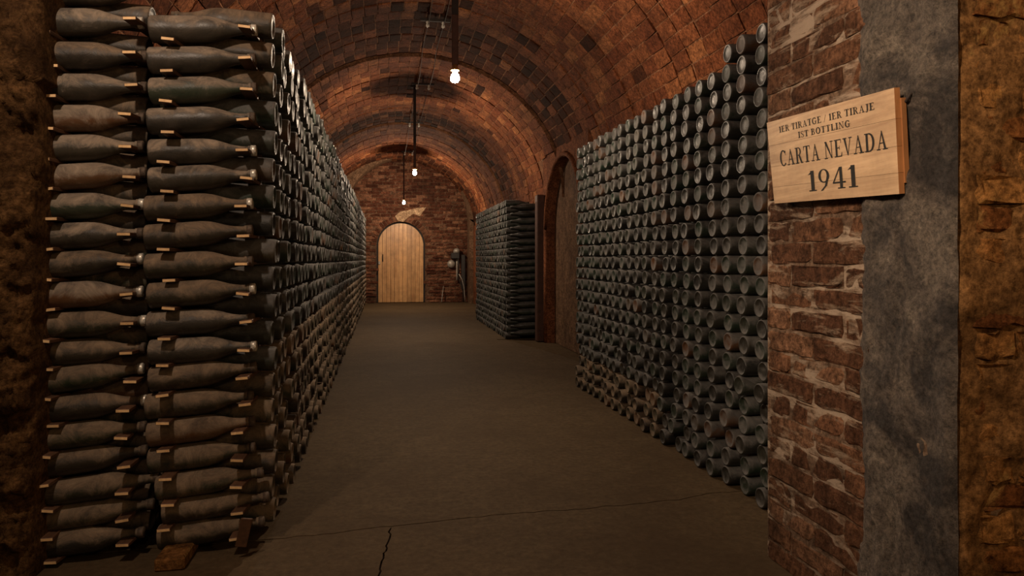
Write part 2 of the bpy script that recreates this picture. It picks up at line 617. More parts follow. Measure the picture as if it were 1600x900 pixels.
tiles_me = piece_meshes('tile', 7, 0.16, 3, 3, 11, depth=2.0, mat=M['tile']) + piece_meshes('tile', 3, 0.16, 3, 3, 31, depth=2.0, mat=M['dark_tile'])
ARCH_Y0, ARCH_Y1 = 7.27, 8.93
tiles = []
rr = random.Random(5)
for (ya, yb, off) in BAYS:
    nr = max(1, round((yb - ya) / 0.245))
    ty = (yb - ya) / nr
    for j in range(nr):
        roff = rr.uniform(-0.003, 0.001) - (0.007 if j % 4 == 0 else 0)
        sh_ = rr.uniform(-0.5, 0.5) * 0.25
        yc = ya + (j + 0.5) * ty
        for i in range(NPH + 1):
            ph = math.pi * (i + 0.5 + sh_) / NPH
            if ph < 0.03 or ph > math.pi - 0.03:
                continue
            x, z = vpt(ph, off + roff + rr.uniform(-0.003, 0.003))
            if z < 2.42 and x > 1.5 and ARCH_Y0 - 0.3 < yc < ARCH_Y1 + 0.4:
                continue
            tx, tz = -(A0 + off) * math.sin(ph), (B0 + off) * math.cos(ph)
            L = math.hypot(tx, tz)
            t = Vector((tx / L, 0, tz / L))
            arc = L * math.pi / NPH - 0.009
            out = Vector((0, 1, 0)).cross(t)
            if out.dot(Vector((math.cos(ph), 0, math.sin(ph)))) < 0:
                out = -out
            ang = rr.uniform(-0.012, 0.012)
            t2 = (t + Vector((0, ang, 0))).normalized()
            e_y = Vector((0, 1, 0)) - t * ang
            mt = frame(Vector((x, yc + rr.uniform(-.004, .004), z)), e_y * (ty - 0.012), out * 0.012, t2 * arc)
            p = proj((x, yc, z))
            vis = p is not None and -20 < p[0] < 1197 and -25 < p[1]
            if vis:
                if x > 1.624:
                    s = 1.624 / x
                    if yc * s < 5.9 and H + (z - H) * s < 2.06: vis = False
                    if 9.4 < yc * s < 12.6 and H + (z - H) * s < 1.9: vis = False
                if x < -0.421:
                    s = -0.421 / x
                    if yc * s > 2.85 and H + (z - H) * s < 2.02: vis = False
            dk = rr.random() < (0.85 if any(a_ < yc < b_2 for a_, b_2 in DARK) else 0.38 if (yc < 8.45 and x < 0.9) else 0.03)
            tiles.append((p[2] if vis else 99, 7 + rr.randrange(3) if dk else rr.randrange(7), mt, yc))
tiles.sort(key=lambda q: q[0])
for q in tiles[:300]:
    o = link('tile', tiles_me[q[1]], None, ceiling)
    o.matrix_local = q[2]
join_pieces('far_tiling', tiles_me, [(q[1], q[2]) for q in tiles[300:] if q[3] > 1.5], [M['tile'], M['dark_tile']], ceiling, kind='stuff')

# ------------------------------------------------------------------ corridor walls
wl = MB()
wl.box(CX - A0 - 0.35, CX - A0 + 0.02, 3.35, 18.0, -0.05, ZS + 0.02)
wl.build('wall_left', M['red_plaster'], kind='structure')

XR = CX + A0 - 0.04     # 2.13


def prism_y(mb, poly, y0, y1):
    n = len(poly)
    mb.add([(x, y0, z) for x, z in poly] + [(x, y1, z) for x, z in poly],
           [tuple(range(n)), tuple(range(n, 2 * n))[::-1]] + [(i, (i + 1) % n, (i + 1) % n + n, i + n) for i in range(n)])


def prism_x(mb, poly, x0, x1):
    n = len(poly)
    mb.add([(x0, y, z) for y, z in poly] + [(x1, y, z) for y, z in poly],
           [tuple(range(n))[::-1], tuple(range(n, 2 * n))] + [(i, i + n, (i + 1) % n + n, (i + 1) % n) for i in range(n)])


wr = MB()
wr.box(XR, XR + 0.35, 0.9, ARCH_Y0 - 0.1, -0.05, ZS + 0.02)
wr.box(XR, XR + 0.35, ARCH_Y1 + 0.1, 18.0, -0.05, ZS + 0.02)
# arched surround: wall panel with an arched opening
yc, ra = (ARCH_Y0 + ARCH_Y1) / 2, (ARCH_Y1 - ARCH_Y0) / 2
zt, ztop = 2.30 - ra, 2.62
ya, yb = ARCH_Y0 - 0.22, ARCH_Y1 + 0.22
arc = [(yc - ra * math.cos(math.pi * k / 24), zt + ra * math.sin(math.pi * k / 24)) for k in range(25)]
X0, X1 = 2.085, 2.50
for k in range(24):
    (p0, z0), (p1, z1) = arc[k], arc[k + 1]
    prism_x(wr, [(p0, z0), (p1, z1), (p1, ztop), (p0, ztop)], X0, X1)
prism_x(wr, [(ya, -0.05), (ARCH_Y0, -0.05), (ARCH_Y0, ztop), (ya, ztop)], X0, X1)
prism_x(wr, [(ARCH_Y1, -0.05), (yb, -0.05), (yb, ztop), (ARCH_Y1, ztop)], X0, X1)
wall_r = wr.build('wall_right', M['red_plaster'], kind='structure')
pn = MB()
pn.box(2.19, 2.25, ARCH_Y0 - 0.02, ARCH_Y1 + 0.02, 0, 2.34)
pn.build('recess_panel', M['dark_panel'], wall_r)
# raised moulding ring around the arched recess and a dark post by its far jamb
mo = MB()
ring_pts = [(ARCH_Y1 + 0.03, 0.0), (ARCH_Y1 + 0.03, zt)] + [(yc + (ra + 0.03) * math.cos(math.pi * k / 20), zt + (ra + 0.03) * math.sin(math.pi * k / 20)) for k in range(21)] + [(ARCH_Y0 - 0.03, 0.0)]
mo.tube([(2.075, y, z) for y, z in ring_pts], 0.028, 8)
mo.build('arch_moulding', M['red_plaster'], wall_r, smooth=True)
pp = MB()
pp.bevbox(1.975, 2.08, 9.02, 9.16, 0, 1.93, 0.01)
thing(pp.build('wooden_post', M['rust']), 'dark reddish upright post between the far bottle stack and the arched recess', 'post')

# back wall with arched doorway
YB = 17.45
DX0, DX1, DZ = -0.14, 0.96, 1.95
dcx, dr = (DX0 + DX1) / 2, (DX1 - DX0) / 2
dzs = DZ - dr
bw = MB()
da = [(dcx - (dr + 0.04) * math.cos(math.pi * k / 24), dzs + (dr + 0.04) * math.sin(math.pi * k / 24)) for k in range(25)]
for k in range(24):
    (p0, z0), (p1, z1) = da[k], da[k + 1]
    prism_y(bw, [(p0, z0), (p1, z1), (p1, 3.9), (p0, 3.9)], YB, YB + 0.4)
bw.box(-1.9, DX0 - 0.04, YB, YB + 0.4, -0.05, 3.9)
bw.box(DX1 + 0.04, 2.6, YB, YB + 0.4, -0.05, 3.9)
wall_b = bw.build('wall_back', M['far_joint'], kind='structure')
bricks_far = piece_meshes('brick', 8, 0.3, 3, 2, 50, depth=1.5, mat=M['far_brick'])
items = []
rr = random.Random(9)
zc, row = 0.035, 0
while zc < 3.6:
    x = -1.25 + (0.15 if row % 2 else 0) + rr.uniform(-.03, .03)
    while x < 2.35:
        L = rr.uniform(0.24, 0.30)
        xc = x + L / 2
        ind = math.hypot(xc - dcx, max(0, zc - dzs)) < dr + 0.17 if zc > dzs else abs(xc - dcx) < dr + 0.10
        if not ind and math.hypot(xc - 0.557, max(0, zc - 2.03)) < 1.62:
            items.append((rr.randrange(8), frame(Vector((xc, YB - rr.uniform(0.004, 0.03), zc)), Vector((L - 0.018, 0, rr.uniform(-.006, .006))), Vector((0, 0.03, 0)), Vector((0, 0, 0.066)))))
        x += L
    zc += 0.078
    row += 1
for k in range(25):                                          # brick voussoirs around the door arch
    a = math.pi * (k + 0.5) / 25
    rad = Vector((-math.cos(a), 0, math.sin(a)))
    tan = Vector((math.sin(a), 0, math.cos(a)))
    items.append((k % 8, frame(Vector((dcx, YB - 0.02, dzs)) + rad * (dr + 0.115), rad * 0.135, Vector((0, 0.03, 0)), tan * 0.066)))
join_pieces('brickwork', bricks_far, items, M['far_brick'], wall_b, kind='stuff')
# cream plaster patch above the door
pc = MB()
cpts = [(on_y(u, v, YB).x, on_y(u, v, YB).z) for u, v in ((617, 338), (622, 345), (630, 347), (636, 341), (646, 334), (656, 338), (660, 332), (666, 324), (652, 325), (640, 328), (625, 331))]
prism_y(pc, cpts, YB - 0.042, YB + 0.01)
pc.build('plaster_patch', M['cream'], wall_b)
# rib arch in front of the back wall
rb = MB()
rc, rz, ri, ro = 0.557, 2.03, 1.48, 1.74
outer = lambda a: (CX + (A0 + 0.05) * math.cos(a), 1.9 + (B0 + 0.05) * math.sin(a))
N = 32
for (ri_, y0, y1) in ((1.48, 16.95, 17.5),):
    for k in range(N):
        a0, a1 = math.pi * k / N, math.pi * (k + 1) / N
        q = [(rc + ri_ * math.cos(a0), rz + ri_ * math.sin(a0)), (rc + ri_ * math.cos(a1), rz + ri_ * math.sin(a1)), outer(a1), outer(a0)]
        prism_y(rb, q, y0, y1)
    rb.box(rc + ri_, 2.35, y0, y1, -0.05, rz)
    rb.box(-1.6, rc - ri_, y0, y1, -0.05, rz)
rib = rb.build('trim_1', M['rib'], kind='structure')

# door
door = link('door_1', None, None, kind='structure')
pw = (DX1 - DX0) / 11
pl_v = []
for k in range(11):
    x0, x1 = DX0 + k * pw + 0.0035, DX0 + (k + 1) * pw - 0.0035
    top = lambda x: dzs + math.sqrt(max(0.0, dr * dr - (x - dcx) ** 2))
    m_ = MB()
    xs = [x0, (x0 * 2 + x1) / 3, (x0 + 2 * x1) / 3, x1]
    prism_y(m_, [(x0, 0.012), (x1, 0.012)] + [(x, top(x)) for x in xs[::-1]], YB + 0.10 + 0.002 * (k % 2), YB + 0.14)
    o = m_.build('plank', M['door'], door)
bk = MB()
prism_y(bk, [(DX0 - 0.06, 0.012), (DX1 + 0.06, 0.012)] + [(dcx + (dr + 0.06) * math.cos(math.pi * k / 20), dzs + (dr + 0.06) * math.sin(math.pi * k / 20)) for k in range(21)], YB + 0.14, YB + 0.17)
bk.build('backing', M['iron'], door)
hd = MB()
hx = DX0 + 0.11
hd.tube([(hx, YB + 0.10, 1.02), (hx, YB + 0.05, 1.04), (hx, YB + 0.045, 1.10), (hx, YB + 0.05, 1.16), (hx, YB + 0.10, 1.18)], 0.012)
hd.build('handle', M['iron'], door, smooth=True)
lk = MB()
lk.bevbox(DX0 + 0.005, DX0 + 0.05, YB + 0.08, YB + 0.10, 0.94, 1.02, 0.005)
lk.build('lock', M['grey_metal'], door)

# ------------------------------------------------------------------ brick pillar on the right
PX, PYN, PYF = 1.392, 1.51, 2.391
pb = MB()
pb.box(PX + 0.0035, 2.9, PYN + 0.018, PYF, -0.05, 3.2)
pillar = pb.build('pillar', M['joint'], kind='structure')
pil_br = piece_meshes('brick', 10, 0.30, 5, 3, 80, depth=1.6, mat=M['brick'])
jam_br = piece_meshes('brick', 10, 0.62, 5, 3, 120, depth=1.6, mat=M['face_brick'])
fj = MB()
NX, NZ = 110, 240
vs = []
for j in range(NZ + 1):
    for i in range(NX + 1):
        x = PX + 0.004 + (1.30) * i / NX
        z = -0.02 + 3.0 * j / NZ
        q = Vector((x * 6, 3.3, z * 6))
        y = PYN + 0.009 + 0.016 * noise.fractal(q, 0.8, 2.0, 6) + (0.012 if i == 0 else 0)
        vs.append((x, y, z))
fj.add(vs, [(j * (NX + 1) + i, j * (NX + 1) + i + 1, (j + 1) * (NX + 1) + i + 1, (j + 1) * (NX + 1) + i) for j in range(NZ) for i in range(NX)])
fj.build('plaster_coat', M['face_joint'], pillar, smooth=True)
rr = random.Random(21)
z, row = 0.03, 0
while z < 2.55:
    # side facing the corridor (normal -X)
    y = PYF - 0.004
    L0 = 0.15 if row % 2 else 0.28
    while y > 1.83:
        L = min(L0, y - 1.83)
        L0 = 0.285
        if L > 0.05:
            yc_ = y - L / 2
            o = link('brick', pil_br[rr.randrange(10)], None, pillar)
            o.matrix_local = frame(Vector((PX + rr.uniform(-0.003, 0.004), yc_, z + rr.uniform(-.003, .003))), Vector((0, -(L - 0.010), rr.uniform(-.004, .004))), Vector((0.011, 0, 0)), Vector((0, 0, rr.uniform(0.064, 0.072))))
        y -= L
    # side facing the camera (normal -Y)
    x = PX + 0.055
    L0 = 0.12 if row % 2 else 0.26
    while x < PX + 1.1:
        L = L0
        L0 = 0.28
        o = link('brick', jam_br[rr.randrange(10)], None, pillar)
        o.matrix_local = frame(Vector((x + L / 2, PYN + rr.uniform(0.003, 0.013), z + rr.uniform(-.005, .005))), Vector((L - 0.02, 0, rr.uniform(-.008, .008))), Vector((0, 0.010, 0)), Vector((0, 0, rr.uniform(0.058, 0.069))))
        x += L
    z += 0.0775
    row += 1
# grey roughcast coat on the near half of the corridor side
gc = MB()
NY, NZ = 70, 330
Ya, Yb_ = PYN + 0.002, 1.885
vs = []
for j in range(NZ + 1):
    z = -0.02 + 2.75 * j / NZ
    for i in range(NY + 1):
        edge = Yb_ + 0.035 * noise.fractal(Vector((z * 2.2, 1.7, 0)), 1.0, 2.0, 5) + 0.012 * noise.noise(Vector((z * 22, 4, 0)))
        y = Ya + (edge - Ya) * i / NY
        q = Vector((y * 7, z * 7, 2.0))
        dsp = 0.016 * noise.fractal(q, 0.9, 2.0, 5) + 0.004 * noise.noise(Vector((y * 70, z * 70, 0)))
        t = i / NY
        body = 0.016 * min(1, (1 - t) * 9) * min(1.0, 0.3 + t * 14)
        vs.append((PX - body - dsp * min(1, (1 - t) * 6) * min(1, t * 10 + .2) + 0.006, y, z))
gc.add(vs, [(j * (NY + 1) + i, (j + 1) * (NY + 1) + i, (j + 1) * (NY + 1) + i + 1, j * (NY + 1) + i + 1) for j in range(NZ) for i in range(NY)])
gc.build('roughcast', M['roughcast'], pillar, smooth=True)

# ------------------------------------------------------------------ rough wall at the left edge
lw = MB()
YL = 2.62
NX, NZ = 90, 260
vs = []
for j in range(NZ + 1):
    z = -0.03 + 3.0 * j / NZ
    vpx = 403 - (z - H) * F / 2.35
    epx = 50 + (12 if vpx < 120 else 0) - 8 * max(0, (vpx - 300) / 500)
    xe = on_y(epx, 400, YL).x + 0.022 * noise.fractal(Vector((0, z * 3, 8)), 1.0, 2.0, 4)
    for i in range(NX + 1):
        t = i / NX
        if t < 0.8:
            x = xe - 0.05 - (0.8 - t) / 0.8 * 0.9
            y = YL
        else:
            a = (t - 0.8) / 0.2 * math.pi / 2
            x = xe - 0.05 + 0.05 * math.sin(a)
            y = YL + 0.05 * (1 - math.cos(a)) + (0.25 if i == NX else 0)
        dsp = 0.055 * noise.fractal(Vector((x * 7, z * 7, 5)), 0.7, 2.0, 7)
        vs.append((x, y - dsp * (0.3 if i == NX else 1), z))
lw.add(vs, [(j * (NX + 1) + i, j * (NX + 1) + i + 1, (j + 1) * (NX + 1) + i + 1, (j + 1) * (NX + 1) + i) for j in range(NZ) for i in range(NX)])
lw.box(-2.7, -1.62, YL + 0.06, YL + 0.6, -0.05, 3.0)
lw.build('wall_left_near', M['rock'], smooth=True, kind='structure')

# ------------------------------------------------------------------ bottles
PROF = [(0.022, 0.0), (0.0215, 0.4), (0.017, 0.68), (0.005, 0.80), (0.0, 0.865), (0.002, 0.93), (0.012, 0.985), (0.032, 1.0), (0.25, 1.0), (0.50, 1.0), (0.56, 0.965), (0.62, 0.88),
        (0.68, 0.74), (0.74, 0.58), (0.80, 0.45), (0.86, 0.375), (0.925, 0.34), (0.93, 0.40), (0.965, 0.40), (0.97, 0.35), (1.0, 0.35), (1.0, 0.0)]
LOWP = [(0.021, 0.0), (0.018, 0.68), (0.0, 0.85), (0.002, 0.94), (0.025, 1.0), (0.52, 1.0), (0.64, 0.84), (0.76, 0.52), (0.88, 0.36), (1.0, 0.36), (1.0, 0.0)]
BIGL, STDL = 0.372, 0.335


def bottle_mesh(name, L, R, seg, mat):
    m_ = MB()
    m_.lathe([(x * L, r * R) for x, r in PROF], seg)
    me = mesh(name, m_.v, m_.f, True)
    me.materials.append(mat)
    return me


def cap_mesh(name, L, R, mat):
    m_ = MB()
    m_.lathe([(L * 0.955, 0.36 * R), (L * 0.955, 0.44 * R), (L * 1.0, 0.43 * R), (L * 1.006, 0.38 * R), (L * 1.008, 0.0)], 20)
    me = mesh(name, m_.v, m_.f, True)
    me.materials.append(mat)
    return me


R0 = 0.0505
BM = {k: bottle_mesh('wine_bottle', BIGL, R0, 40, M[k]) for k in ('bottle', 'dirt_bottle', 'butt')}
SM = bottle_mesh('wine_bottle', STDL, 0.0445, 36, M['butt'])
CM = [cap_mesh('cap', BIGL, R0, M['cap']), cap_mesh('cap', BIGL, R0, M['rust_cap'])]

ORD = ['first', 'second', 'third', 'fourth', 'fifth', 'sixth', 'seventh', 'eighth', 'ninth', 'tenth', 'eleventh', 'twelfth', 'thirteenth', 'fourteenth',
       'fifteenth', 'sixteenth', 'seventeenth', 'eighteenth', 'nineteenth', 'twentieth', 'twenty-first', 'twenty-second', 'twenty-third', 'twenty-fourth']
ys_front = [45, 95, 142, 190, 237, 281, 325, 370, 415, 460, 505, 548, 591, 633, 676, 718, 759, 799, 838]
zf = [H - (y - 403) * 2.62 / F for y in ys_front]           # heights of the bottles with their necks to the passage
NR = len(zf)
zb = [zf[0] + 0.056] + [(a + b) / 2 for a, b in zip(zf, zf[1:])]   # bottles with their butts to the passage
pit = [abs(zf[max(0, i - 1)] - zf[min(NR - 1, i + 1)]) / (min(NR - 1, i + 1) - max(0, i - 1)) for i in range(NR)]
rs = [min(1.0, 0.5 * math.hypot(0.16, p) / 2 / 0.0505 * 1.0 * 1.0 if False else math.hypot(0.08, p / 2) / 2 / R0) for p in pit]
YBUTT, PITCH = 2.89, 0.16


def place(me, x, y, z, direc, tilt, roll, s=1.0, yaw=0.0):
    o = link('wine_bottle', me)
    o.matrix_world = Matrix.Translation((x, y, z)) @ Matrix.Rotation((0 if direc > 0 else math.pi) + yaw, 4, 'Z') @ Matrix.Rotation(-tilt, 4, 'Y') @ Matrix.Rotation(roll, 4, 'X') @ Matrix.Diagonal((1, s, s, 1))
    return o


rr = random.Random(33)
front_cols = ((-0.855, 'right', 0), (-1.241, 'left', 1))
bri = {3: 'earth-coated', 9: 'mottled tan'}
for X, side, cidx in front_cols:
    rows = list(enumerate(zf))
    if cidx == 1:
        o = place(BM['dirt_bottle'], X + 0.03, YBUTT - 0.08, zf[0] + 0.113, 1, 0.06, 1.0)
        thing(o, 'topmost dusty bottle lying on the left column of left stack end', 'bottle', 'bottles lying across the end of the left stack')
    for i, z in rows:
        low = i >= 12
        me = BM['dirt_bottle'] if (low or rr.random() < 0.25 + 0.2 * cidx) else BM['bottle']
        yy = YBUTT - 0.08 + rr.uniform(-0.010, 0.006)
        jx = rr.uniform(-0.008, 0.008) + (rr.uniform(0, 0.05) if i > 14 else 0)
        tl = math.radians(3.6 + rr.uniform(-1.3, 1.6) + (1.5 if low else 0))
        o = place(me, X + jx, yy, z - 0.004, 1, tl, rr.uniform(0, 6.28), rs[i], rr.uniform(-.02, .02))
        shiny = (i in (0, 4, 5, 6, 9, 11) if cidx == 0 else i in (0, 6, 8, 9, 10, 12, 13))
        link('cap', CM[0] if shiny else CM[1], None, o, label='silvery cap' if shiny else 'rusty brown cap')
        st = 'dusty dark bottle' if not low else 'earth-covered bottle'
        thing(o, f'{st} with neck to the right, {side} column of left stack, {ORD[i]} from top', 'bottle', 'bottles lying across the end of the left stack')
# bottles whose butts point to the passage at the end of the left stack
for X, side, cidx in ((-0.421, 'right', 0), (-0.873, 'left', 1)):
    for i, z in enumerate(zb):
        me = BM['butt'] if (cidx == 0 and 2 < i < 13) else BM['dirt_bottle']
        o = place(me, X + rr.uniform(-0.010, 0.006), YBUTT + rr.uniform(-0.004, 0.006), z, -1, math.radians(2.5 + rr.uniform(-1, 1)), rr.uniform(0, 6.28), rs[i])
        thing(o, f'bottle with butt facing right, {side} column at left stack corner, {ORD[i]} from top', 'bottle', 'bottles turned butt outwards at the end of the left stack')

rest_left, rest_right, rest_far = [], [], []
sag = lambda y: -0.010 * max(0, y - 3) / 3
for k in range(1, 88):
    y = YBUTT + k * PITCH
    for i, z in enumerate(zb):
        jx, jy, jz = rr.uniform(-0.012, 0.012), rr.uniform(-0.006, 0.006), rr.uniform(-0.004, 0.004)
        if i > 12:
            jx *= 1.6; jy *= 1.5
        zz = z + sag(y) * (z / 2) + 0.006 * math.sin(y * 1.3 + i * .2) * (z / 2)
        if k <= 2:
            o = place(BM['butt'] if i < 12 else BM['dirt_bottle'], -0.421 + jx, y + jy, zz + jz, -1, math.radians(2 + rr.uniform(-1, 1)), rr.uniform(0, 6.28), rs[i])
            thing(o, f'bottle butt on passage side of left stack, {ORD[k]} column after corner, {ORD[i]} from top', 'bottle', 'bottle butts on the passage side of the left stack')
        else:
            rest_left.append((-0.421 + jx, y + jy, zz + jz, -1, 0.035, R0 * rs[i], BIGL, i >= 12))
    for i, z in enumerate(zf):
        zz = z + sag(y) * (z / 2) + 0.006 * math.sin(y * 1.3 + i * .2) * (z / 2)
        rest_left.append((-0.855 + rr.uniform(-.012, .012), y - 0.08, zz, 1, 0.055, R0 * rs[i], BIGL, i >= 12))
for i, z in enumerate(zf[1:]):                                        # second column behind the end, a few deep
    for k in range(1, 4):
        rest_left.append((-1.241, YBUTT - 0.08 + k * PITCH, z, 1, 0.055, R0 * rs[i], BIGL, True))

ZR = [0.047 + 0.0926 * k for k in range(23)]
RX, RP = 1.624, 0.155
for k in range(-1, 20):
    y = 2.845 + RP * k
    for i, z in enumerate(ZR):
        if i == 22 and k > 2:
            continue
        jx, jy, jz = rr.uniform(-0.010, 0.010), rr.uniform(-0.005, 0.005), rr.uniform(-0.003, 0.003)
        if i < 6:
            jy += rr.uniform(-0.02, 0.02); jx *= 1.8
        if 0 <= k <= 7:
            o = place(SM, RX + jx, y + jy, z + jz, 1, math.radians(rr.uniform(-1, 2)), rr.uniform(0, 6.28), 1.0)
            thing(o, f'round bottle butt in right stack, {ORD[k]} column beyond the brick pillar, {ORD[i]} row from floor', 'bottle', 'bottle butts in the right stack beside the brick pillar')
        else:
            rest_right.append((RX + jx, y + jy, z + jz, 1, 0.01, 0.0445, STDL, i < 3))
    for i, z in enumerate(ZR[:-1]):
        rest_right.append((RX + 0.065 + STDL, y - RP / 2, z + 0.046, -1, -0.02, 0.0445, STDL, i < 3))
for k in range(0, 21):
    y = 9.42 + RP * k
    for i in range(20):
        z = 0.047 + 0.0945 * i
        rest_far.append((RX + rr.uniform(-.01, .01), y, z, 1, 0.01, 0.0445, STDL, False))
        if i < 19:
            rest_far.append((RX + 0.055 + STDL, y - RP / 2, z + 0.047, -1, -0.03, 0.0445, STDL, False))


def stuff_bottles(name, items, label, group, mats):
    Vs, Fs, mi, base = [], [], [], 0
    for seg, sel in ((16, [t for t in items if t[1] < 5.0]), (12, [t for t in items if 5.0 <= t[1] < 8.5]), (8, [t for t in items if t[1] >= 8.5])):
        if not sel:
            continue
        a = np.array([t[:7] for t in sel])
        prof = np.array(LOWP)
        n, P_ = len(a), len(prof)
        ang = 2 * np.pi * np.arange(seg) / seg
        lx = prof[:, 0][None, :, None] * a[:, 6][:, None, None] * np.ones((1, 1, seg))
        rad = prof[:, 1][None, :, None] * a[:, 5][:, None, None]
        ly = rad * np.cos(ang)[None, None, :]
        lz = rad * np.sin(ang)[None, None, :]
        t = a[:, 4][:, None, None]
        xx = lx * np.cos(t) - lz * np.sin(t)
        zz = lx * np.sin(t) + lz * np.cos(t)
        d = a[:, 3][:, None, None]
        V = np.stack([a[:, 0][:, None, None] + d * xx, a[:, 1][:, None, None] + d * ly, a[:, 2][:, None, None] + zz], -1).reshape(-1, 3)
        p, s = np.meshgrid(np.arange(P_ - 1), np.arange(seg), indexing='ij')
        s2 = (s + 1) % seg
        f = np.stack([p * seg + s, p * seg + s2, (p + 1) * seg + s2, (p + 1) * seg + s], -1).reshape(-1, 4)
        f = (f[None] + (np.arange(n) * P_ * seg)[:, None, None]).reshape(-1, 4) + base
        base += len(V)
        Vs.append(V)
        Fs.append(f)
        mi.append(np.repeat(np.array([1 if t_[7] else 0 for t_ in sel]), (P_ - 1) * seg))
    V, Fq, mi = np.concatenate(Vs), np.concatenate(Fs), np.concatenate(mi)
    me = bpy.data.meshes.new(name)
    me.vertices.add(len(V))
    me.vertices.foreach_set('co', V.astype(np.float32).ravel())
    me.loops.add(Fq.size)
    me.loops.foreach_set('vertex_index', Fq.astype(np.int32).ravel())
    me.polygons.add(len(Fq))
    me.polygons.foreach_set('loop_start', np.arange(0, Fq.size, 4, dtype=np.int32))
    me.polygons.foreach_set('use_smooth', np.ones(len(Fq), dtype=bool))
    for m_ in mats:
        me.materials.append(m_)
    me.polygons.foreach_set('material_index', mi.astype(np.int32))
    me.update(calc_edges=True)
    o = link(name, me, kind='stuff')
    return thing(o, label, 'bottles', group)


stuff_bottles('stacked_bottles', rest_left, 'remaining rows of dusty bottles running along the left side to the far door', 'bottle butts on the passage side of the left stack', [M['butt'], M['dirt_bottle']])
stuff_bottles('stacked_bottles', rest_right, 'remaining columns of bottles in the right stack towards the arched recess', 'bottle butts in the right stack beside the brick pillar', [M['butt'], M['dirt_bottle']])
stuff_bottles('stacked_bottles', rest_far, 'far smaller stack of bottles standing beyond the arched recess on the right', 'bottles of the far stack', [M['butt'], M['dirt_bottle']])

# ------------------------------------------------------------------ laths sticking out of the end of the left stack
lm = MB()
lm.bevbox(-0.023, 0.023, 0, 0.42, -0.006, 0.006, 0.0015)
lath_me = mesh('wooden_lath', lm.v, lm.f)
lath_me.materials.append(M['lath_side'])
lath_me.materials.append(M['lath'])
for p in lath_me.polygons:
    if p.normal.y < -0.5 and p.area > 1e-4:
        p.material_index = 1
for X, side in ((-0.855, 'right'), (-1.241, 'left')):
    for i, z in enumerate(zf):
        for xo, dz, where in ((0.075, -0.5 * pit[i] + 0.003, 'butt'), (0.345, 0.004, 'neck')):
            if where == 'neck' and side == 'left':
                xo -= 0.01
            o = link('wooden_lath', lath_me)
            o.location = (X + xo + rr.uniform(-0.012, 0.012), 2.735 + rr.uniform(-0.02, 0.012), max(z + dz + rr.uniform(-0.003, 0.003), 0.008))
            if i > 13 and where == 'neck':
                o.location.x -= 0.015
            o.rotation_euler = (rr.uniform(-0.02, 0.02), rr.uniform(-0.12, 0.12), rr.uniform(-0.10, 0.06))
            thing(o, f'pale lath end under {where} of {ORD[i]} bottle from top, {side} column of left stack', 'lath', 'laths between the bottles of the left stack')

# brick under the left stack, and two loose bits of wood by its corner
b_ = MB()
b_.bevbox(-0.05, 0.05, 0, 0.2, 0, 0.045, 0.006)
o = b_.build('brick', M['face_brick'])
gx, gy = ground(264, 893)
o.location = (gx, gy, 0)
thing(o, 'orange half brick lying on the floor under the left stack', 'brick')
b_ = MB()
b_.bevbox(-0.02, 0.02, -0.004, 0.004, -0.055, 0.055, 0.002)
o = b_.build('wooden_stub', M['lath_side'])
q = on_y(381, 832, 2.70)
o.location = q
o.rotation_euler = (0.15, 0.2, 0.2)
thing(o, 'short flat wood scrap hanging at the foot of the left stack corner', 'wood scrap')

# ------------------------------------------------------------------ sign
sign = link('hanging_sign', None)
XT, XB_ = 1.335, 1.362
TL = Vector((XT, 2.302 * XT / 1.34, 1.5805))
TRc = Vector((XT, 1.667, 1.5546))
BL = Vector((XB_, 2.302 * XT / 1.34, 1.292))
BR = Vector((XB_, 1.667, 1.2705))
TL, TRc, BL, BR = on_x(1198, 192, 1.335), on_x(1397, 137, 1.335), on_x(1210, 318, 1.362), on_x(1405, 303, 1.357)
nrm = (TRc - TL).cross(BL - TL).normalized()
if nrm.x > 0:
    nrm = -nrm


def sp(s, t, off=0.0):
    return (TL * (1 - s) * (1 - t) + TRc * s * (1 - t) + BL * (1 - s) * t + BR * s * t) + nrm * off


cuts = [0, 0.29, 0.55, 0.80, 1.0]
for a, b in zip(cuts, cuts[1:]):
    m_ = MB()
    g = 0.0014
    a_, b2 = a + (g if a > 0 else 0), b - (g if b < 1 else 0)
    f_ = [sp(0, a_), sp(1, a_), sp(1, b2), sp(0, b2)]
    bevel = 0.0015
    k_ = [p - nrm * 0.017 for p in f_]
    m_.add(f_ + k_, [(0, 3, 2, 1), (4, 5, 6, 7), (0, 1, 5, 4), (1, 2, 6, 5), (2, 3, 7, 6), (3, 0, 4, 7)])
    o = m_.build('plank', M['sign'], sign)
    o.data.materials.append(M['sign_edge'])
    o.data.polygons[3].material_index = 1
for s0, s1, nm in ((0.86, 1.006, 'batten'), (0.03, 0.12, 'batten')):
    m_ = MB()
    for t0, t1 in ((0.10, 0.90),):
        f_ = [sp(s0, t0, -0.017), sp(s1, t0, -0.017), sp(s1, t1, -0.017), sp(s0, t1, -0.017)]
        k_ = [p - nrm * 0.014 for p in f_]
        m_.add(f_ + k_, [(0, 3, 2, 1), (4, 5, 6, 7), (0, 1, 5, 4), (1, 2, 6, 5), (2, 3, 7, 6), (3, 0, 4, 7)])
    m_.build('batten', M['sign_edge'], sign)
hk = MB()
h0 = sp(0.985, 0.10, -0.03)
hk.tube([h0 + Vector((0.05, 0.0, 0.012)), h0 + Vector((0.02, -0.022, 0.012)), h0 + Vector((0.0, -0.028, 0.004)), h0 + Vector((-0.002, -0.020, -0.010)), h0 + Vector((0.006, -0.004, -0.012))], 0.0045)
hk.build('hook', M['iron'], sign, smooth=True)
thing(sign, 'wooden board sign lettered CARTA NEVADA 1941 hung on the brick pillar', 'sign')


